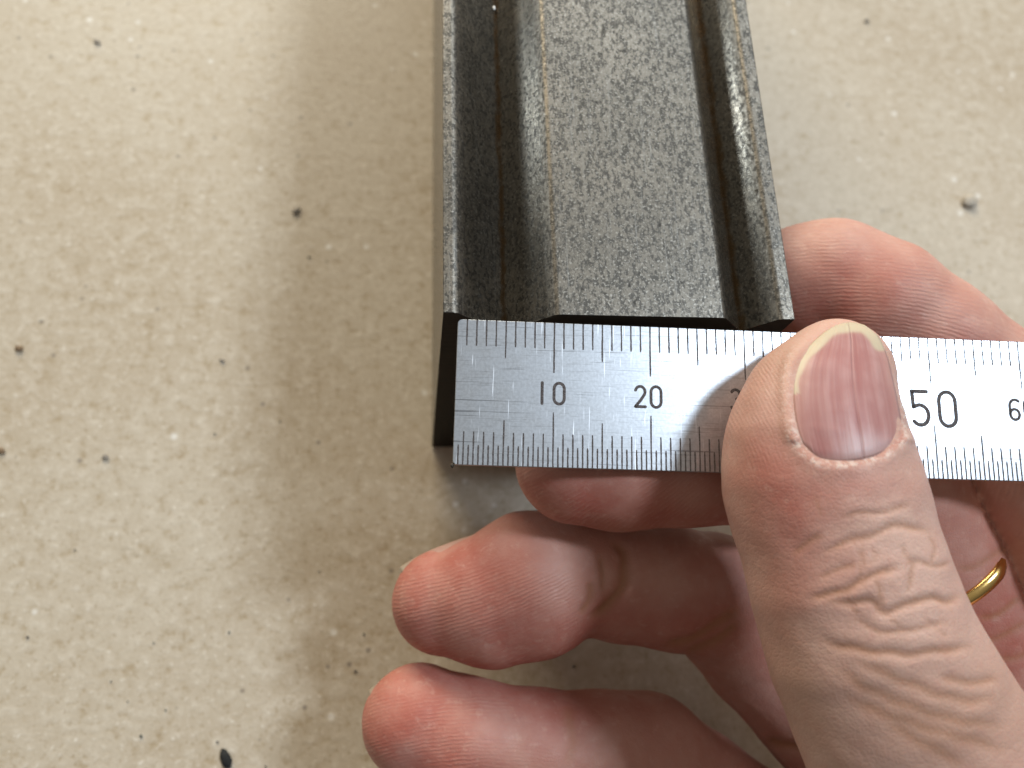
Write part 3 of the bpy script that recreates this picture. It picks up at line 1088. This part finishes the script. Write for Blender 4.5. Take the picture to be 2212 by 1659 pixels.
def finish_nail(parent, mat, origin, grid, U, V_, free, lun, edge, thick):
    nu, nv = grid.shape[:2]
    g = grid.reshape(-1, 3)
    # normals of the sheet for thickness
    du = np.gradient(grid, axis=0); dv = np.gradient(grid, axis=1)
    nn = np.cross(du, dv); nn /= np.linalg.norm(nn, axis=2)[..., None] + 1e-9
    if np.mean(np.einsum('ijk,ijk->ij', nn, grid)) > 0: nn = -nn       # towards the camera
    back = grid - nn * thick
    verts = np.concatenate([g, back.reshape(-1, 3)])
    faces = []
    n0 = nu * nv
    for i in range(nu - 1):
        for j in range(nv - 1):
            a, b, c, d = i * nv + j, (i + 1) * nv + j, (i + 1) * nv + j + 1, i * nv + j + 1
            faces.append((a, b, c, d)); faces.append((n0 + d, n0 + c, n0 + b, n0 + a))
    rim = [i * nv for i in range(nu)] + [(nu - 1) * nv + j for j in range(1, nv)] + [i * nv + nv - 1 for i in range(nu - 2, -1, -1)] + [j for j in range(nv - 2, 0, -1)]
    for k in range(len(rim)):
        a, b = rim[k], rim[(k + 1) % len(rim)]
        faces.append((a, n0 + a, n0 + b, b))
    o = mesh_obj('fingernail', c2w(verts) * MM - origin, faces, mat, parent, True)
    bm = bmesh.new(); bm.from_mesh(o.data)
    bmesh.ops.recalc_face_normals(bm, faces=bm.faces)
    bm.to_mesh(o.data); bm.free()
    for nm, a in (('nail_u', U), ('nail_v', V_), ('free', free), ('lunula', lun), ('edge', edge)):
        at = o.data.attributes.new(nm, 'FLOAT', 'POINT')
        at.data.foreach_set('value', np.tile(np.asarray(a, np.float32).ravel(), 2))
    return o


def build_thumb_nail(parent, mat, origin):
    nu, nv = 45, 65
    L = spline(NAIL_L, 20); R_ = spline(NAIL_R, 20); T = spline(NAIL_T, 20); B = spline(NAIL_B, 20)

    def at(c, t):
        s = np.r_[0, np.cumsum(np.linalg.norm(np.diff(c, axis=0), axis=1))]; s /= s[-1]
        return np.stack([np.interp(t, s, c[:, 0]), np.interp(t, s, c[:, 1])], -1)
    u = np.linspace(0, 1, nu); v = np.linspace(0, 1, nv)
    Uu, Vv = np.meshgrid(u, v, indexing='ij')
    l, r = at(L, v), at(R_, v)
    t_, b_ = at(T, u), at(B, u)
    c00, c10, c01, c11 = L[0], R_[0], L[-1], R_[-1]
    Pp = ((1 - Uu)[..., None] * l[None] + Uu[..., None] * r[None] + (1 - Vv)[..., None] * t_[:, None] + Vv[..., None] * b_[:, None]
          - ((1 - Uu) * (1 - Vv))[..., None] * c00 - (Uu * (1 - Vv))[..., None] * c10 - ((1 - Uu) * Vv)[..., None] * c01 - (Uu * Vv)[..., None] * c11)
    q = Pp.reshape(-1, 2)
    z, ok = cast(q[:, 0], q[:, 1])
    X = (q[:, 0] - 1835) / 130; Y = (q[:, 1] - 850) / 150
    A = np.stack([np.ones_like(X), X, Y, X * X, X * Y, Y * Y, X ** 3, X ** 4, Y * X * X, Y ** 3], 1)
    hit = ok.copy()
    ok &= (Uu.ravel() < .95) & (Vv.ravel() > .06)
    co, *_ = np.linalg.lstsq(A[ok], z[ok], rcond=None)
    zf = A @ co
    zf = np.minimum(zf, np.nanmax(z[ok]) + 1.5) - .06
    zf = np.where(hit, np.minimum(zf, z - .04), zf)
    # arch the plate a little: edges dive under the folds
    zf = zf + .20 * np.abs(2 * Uu.ravel() - 1) ** 4 + .16 * np.clip((Vv.ravel() - .93) / .07, 0, 1) ** 2
    grid = (np.stack([(q[:, 0] - CX) / F, (q[:, 1] - CY) / F, np.ones(len(q))], 1) * zf[:, None]).reshape(nu, nv, 3)
    d_top, _ = poly_dist(q, np.vstack([L[:int(len(L) * .62)][::-1], T, R_[:int(len(R_) * .22)]]))
    wob = 2.2 * np.sin(q[:, 0] * .09) + 1.6 * np.sin(q[:, 1] * .12)
    wid = 21 - 8 * np.clip((q[:, 1] - 730) / 90, 0, 1) + wob
    free = 1 / (1 + np.exp((d_top - wid) / 1.6))
    free[(q[:, 1] > 850)] *= .0
    lun = np.exp(-(((q[:, 0] - 1872) / 62) ** 2 + ((q[:, 1] - 975) / 42) ** 2) ** 2)
    edge = np.clip(np.abs(2 * Uu.ravel() - 1) ** 8 + np.clip((Vv.ravel() - .95) / .05, 0, 1), 0, 1)
    o = finish_nail(parent, mat, origin, grid, Uu, Vv, free, lun, edge, .35)
    o.name = 'thumbnail'
    o['label'] = 'short pink thumbnail with a cream free edge'


def flat_nail(parent, mat, origin, a, b, normal, width, drop):
    """a nail plate from cuticle a to free edge b (pixel x, pixel y, depth)"""
    A = ray(a[0], a[1]) * a[2]; B = ray(b[0], b[1]) * b[2]
    ax = B - A
    n = np.array(normal, float)
    n -= ax * (n @ ax) / (ax @ ax); n /= np.linalg.norm(n)
    lat = np.cross(ax / np.linalg.norm(ax), n)
    nu, nv = 21, 25
    grid = np.zeros((nu, nv, 3)); U = np.zeros((nu, nv)); Vv = np.zeros((nu, nv)); free = np.zeros((nu, nv))
    for i in range(nu):
        s = 2 * i / (nu - 1) - 1
        for j in range(nv):
            t = j / (nv - 1)
            tt = t * (1 - .16 * s * s)
            wdt = width / 2 * (.86 + .14 * math.sin(math.pi * min(1, t * 1.1)))
            grid[i, j] = A + ax * tt + lat * s * wdt + n * .38 - n * (drop * s * s + .25 * (2 * t - 1) ** 2 + 1.1 * max(0, t - .6) ** 2 * 2.4)
            U[i, j] = i / (nu - 1); Vv[i, j] = t
            free[i, j] = 1 / (1 + math.exp(-(t - .84) / .02))
    lun = np.exp(-((1 - Vv - .95) / .12) ** 2)
    finish_nail(parent, mat, origin, grid, U, Vv, free * .9, lun, np.zeros_like(U), .35)


def build_gold_ring():
    c = S(2006, 1226, 158, 99.4)
    C = np.array(c[:3])
    ax = np.array(S(2110, 1380, 1, 101)[:3]) - np.array(S(2010, 1230, 1, 99.5)[:3])
    ax /= np.linalg.norm(ax)
    z = np.array([0, 0, -1.0])
    e1 = z - ax * (z @ ax); e1 /= np.linalg.norm(e1)
    e2 = np.cross(ax, e1)
    if e2[0] < 0: e2 = -e2
    ax = ax + e2 * .05; 
    # follow the finger's section
    ang = np.linspace(0, 2 * math.pi, 96, endpoint=False)
    dirs = np.cos(ang)[:, None] * e1 + np.sin(ang)[:, None] * e2
    rr = np.full(96, 5.0)
    for _ in range(60):
        rr = np.clip(rr + np.clip(-hand_sdf((C + dirs * rr[:, None]).astype(np.float32)), -1, 1) * .8, 3, 10.5)
    Fm = np.stack([np.ones(96), np.cos(ang), np.sin(ang), np.cos(2 * ang), np.sin(2 * ang)], 1)
    okr = (rr < 9.3) & (np.cos(ang) > -.25)
    rfit = Fm @ np.linalg.lstsq(Fm[okr], rr[okr], rcond=None)[0]
    rfit = np.where(np.cos(ang) > -.35, rfit, np.median(rr[okr]))
    r = rfit + .10 - 1.0 * np.clip((np.sin(ang) - .40) / .4, 0, 1)
    hw, th = .80, .95
    prof = [(-hw, -th * .5), (-hw, th * .1), (-hw * .75, th * .38), (0, th * .5), (hw * .75, th * .38), (hw, th * .1), (hw, -th * .5)]
    verts, faces = [], []
    n = 96
    for i in range(n):
        a = 2 * math.pi * i / n
        # ellipse like the finger's section
        dirv = e1 * math.cos(a) + e2 * math.sin(a)
        for p, q in prof:
            verts.append(C + dirv * (r[i] + q) + ax * p)
    m = len(prof)
    for i in range(n):
        for j in range(m):
            a, b = i * m + j, i * m + (j + 1) % m
            c2, d = ((i + 1) % n) * m + (j + 1) % m, ((i + 1) % n) * m + j
            faces.append((a, b, c2, d))
    origin = c2w(C) * MM
    o = mesh_obj('finger_ring', c2w(np.array(verts)) * MM - origin, faces, mat_gold(), None, True)
    o.location = Vector(origin)
    bm = bmesh.new(); bm.from_mesh(o.data); bmesh.ops.recalc_face_normals(bm, faces=bm.faces); bm.to_mesh(o.data); bm.free()
    tag(o, 'plain polished gold band worn on the middle finger behind the thumb', 'ring')


# ------------------------------------------------------------------ crumbs on the table
def crumb(name, px, py, sx, sy, sz, rot, mat, label, cat='crumb', seed=1, z=0.0):
    p = on_plane(px, py, 2, z)
    sx, sy, sz = sx * .72, sy * .72, sz * .72
    r_ = random.Random(seed)
    bm = bmesh.new()
    bmesh.ops.create_icosphere(bm, subdivisions=2, radius=1)
    for v in bm.verts:
        v.co *= r_.uniform(.72, 1.15)
        v.co.x *= sx / 2 * MM; v.co.y *= sy / 2 * MM; v.co.z *= sz / 2 * MM
    zmin = min(v.co.z for v in bm.verts)
    for v in bm.verts: v.co.z -= zmin
    me = bpy.data.meshes.new(name); bm.to_mesh(me); bm.free(); me.shade_smooth()
    o = bpy.data.objects.new(name, me); COL.objects.link(o)
    me.materials.append(mat)
    o.location = (p[0] * MM, p[1] * MM, p[2] * MM)
    o.rotation_euler = (0, 0, rot)
    tag(o, label, cat)
    return o


def build_crumbs(prof):
    black = mat_plain('black_crumb', (.008, .008, .009), (.025, .024, .022), 900, .95)
    brown = mat_plain('brown_crumb', (.14, .085, .045), (.26, .17, .09))
    grey = mat_plain('grey_crumb', (.20, .17, .14), (.34, .29, .23))
    green = mat_plain('dark_green_crumb', (.03, .05, .045), (.07, .085, .08))
    crumb('chip', 490, 1640, 2.0, 4.2, 1.1, .45, black, 'black elongated chip lying on the pale table board', 'chip', 3)
    crumb('crumb', 42, 754, 2.0, 1.5, .7, -.5, brown, 'small rusty brown crumb on the pale table board', seed=5)
    crumb('crumb', 228, 988, 1.5, 1.5, .5, .2, grey, 'round grey brown crumb on the open table board', seed=6)
    crumb('crumb', 641, 456, 1.5, 3.0, .9, -.6, grey, 'pointed grey crumb at the edge of the bar shadow', seed=7)
    crumb('crumb', 480, 779, 1.4, .9, .5, -.5, grey, 'tiny bluish grey crumb left of the bar shadow', seed=8)
    crumb('crumb', 2092, 438, 5.0, 4.2, 1.3, .1, mat_plain('pale_grey_crumb', (.34, .29, .23), (.48, .42, .34)), 'large soft grey crumb on the board beyond the index finger', seed=9)
    crumb('crumb', 1871, 46, 1.8, 1.4, .6, .3, grey, 'small grey crumb on the far board beside the steel bar', seed=10)
    crumb('crumb', 210, 92, 2.2, 1.4, .6, -.6, grey, 'long grey crumb on the far bright corner of the board', seed=11)
    crumb('crumb', 3, 975, 1.8, 1.6, .6, 0, brown, 'brown crumb cut by the edge of the view, on the board', seed=12)
    grp = 'fine dark specks scattered on the table board'
    for i, (x, y, s) in enumerate([(60, 1377, .75), (495, 1366, .65), (305, 1590, .8), (470, 1603, .6), (332, 1389, .5), (358, 1534, .55),
                                   (768, 1450, .75), (786, 1370, .6), (240, 1472, .5), (574, 1656, .55), (464, 938, .6), (605, 911, .55), (276, 1515, .45),
                                   (668, 556, .8), (690, 1235, .5), (162, 1188, .5), (1240, 1440, .8), (1672, 1572, 1.0)]):
        o = crumb('speck', x, y, s * .8, s * .68, s * .4, i, green if i % 3 else black, 'fine dark speck lying on the pale table board', 'speck', 20 + i)
        o['group'] = grp
    white = mat_plain('white_fleck', (.75, .72, .68), (.85, .83, .8))
    gx, gz = prof[2]
    p = on_plane(1067, 20, 2, gz + .3)
    o = crumb('fleck', 1067, 20, .5, 1.1, .5, .1, white, 'tiny white paint fleck stuck in the left groove of the bar', 'fleck', 60, z=gz + .05)


build_table()
profile = build_bar()
build_ruler()
build_hand()
build_gold_ring()
build_crumbs(profile)
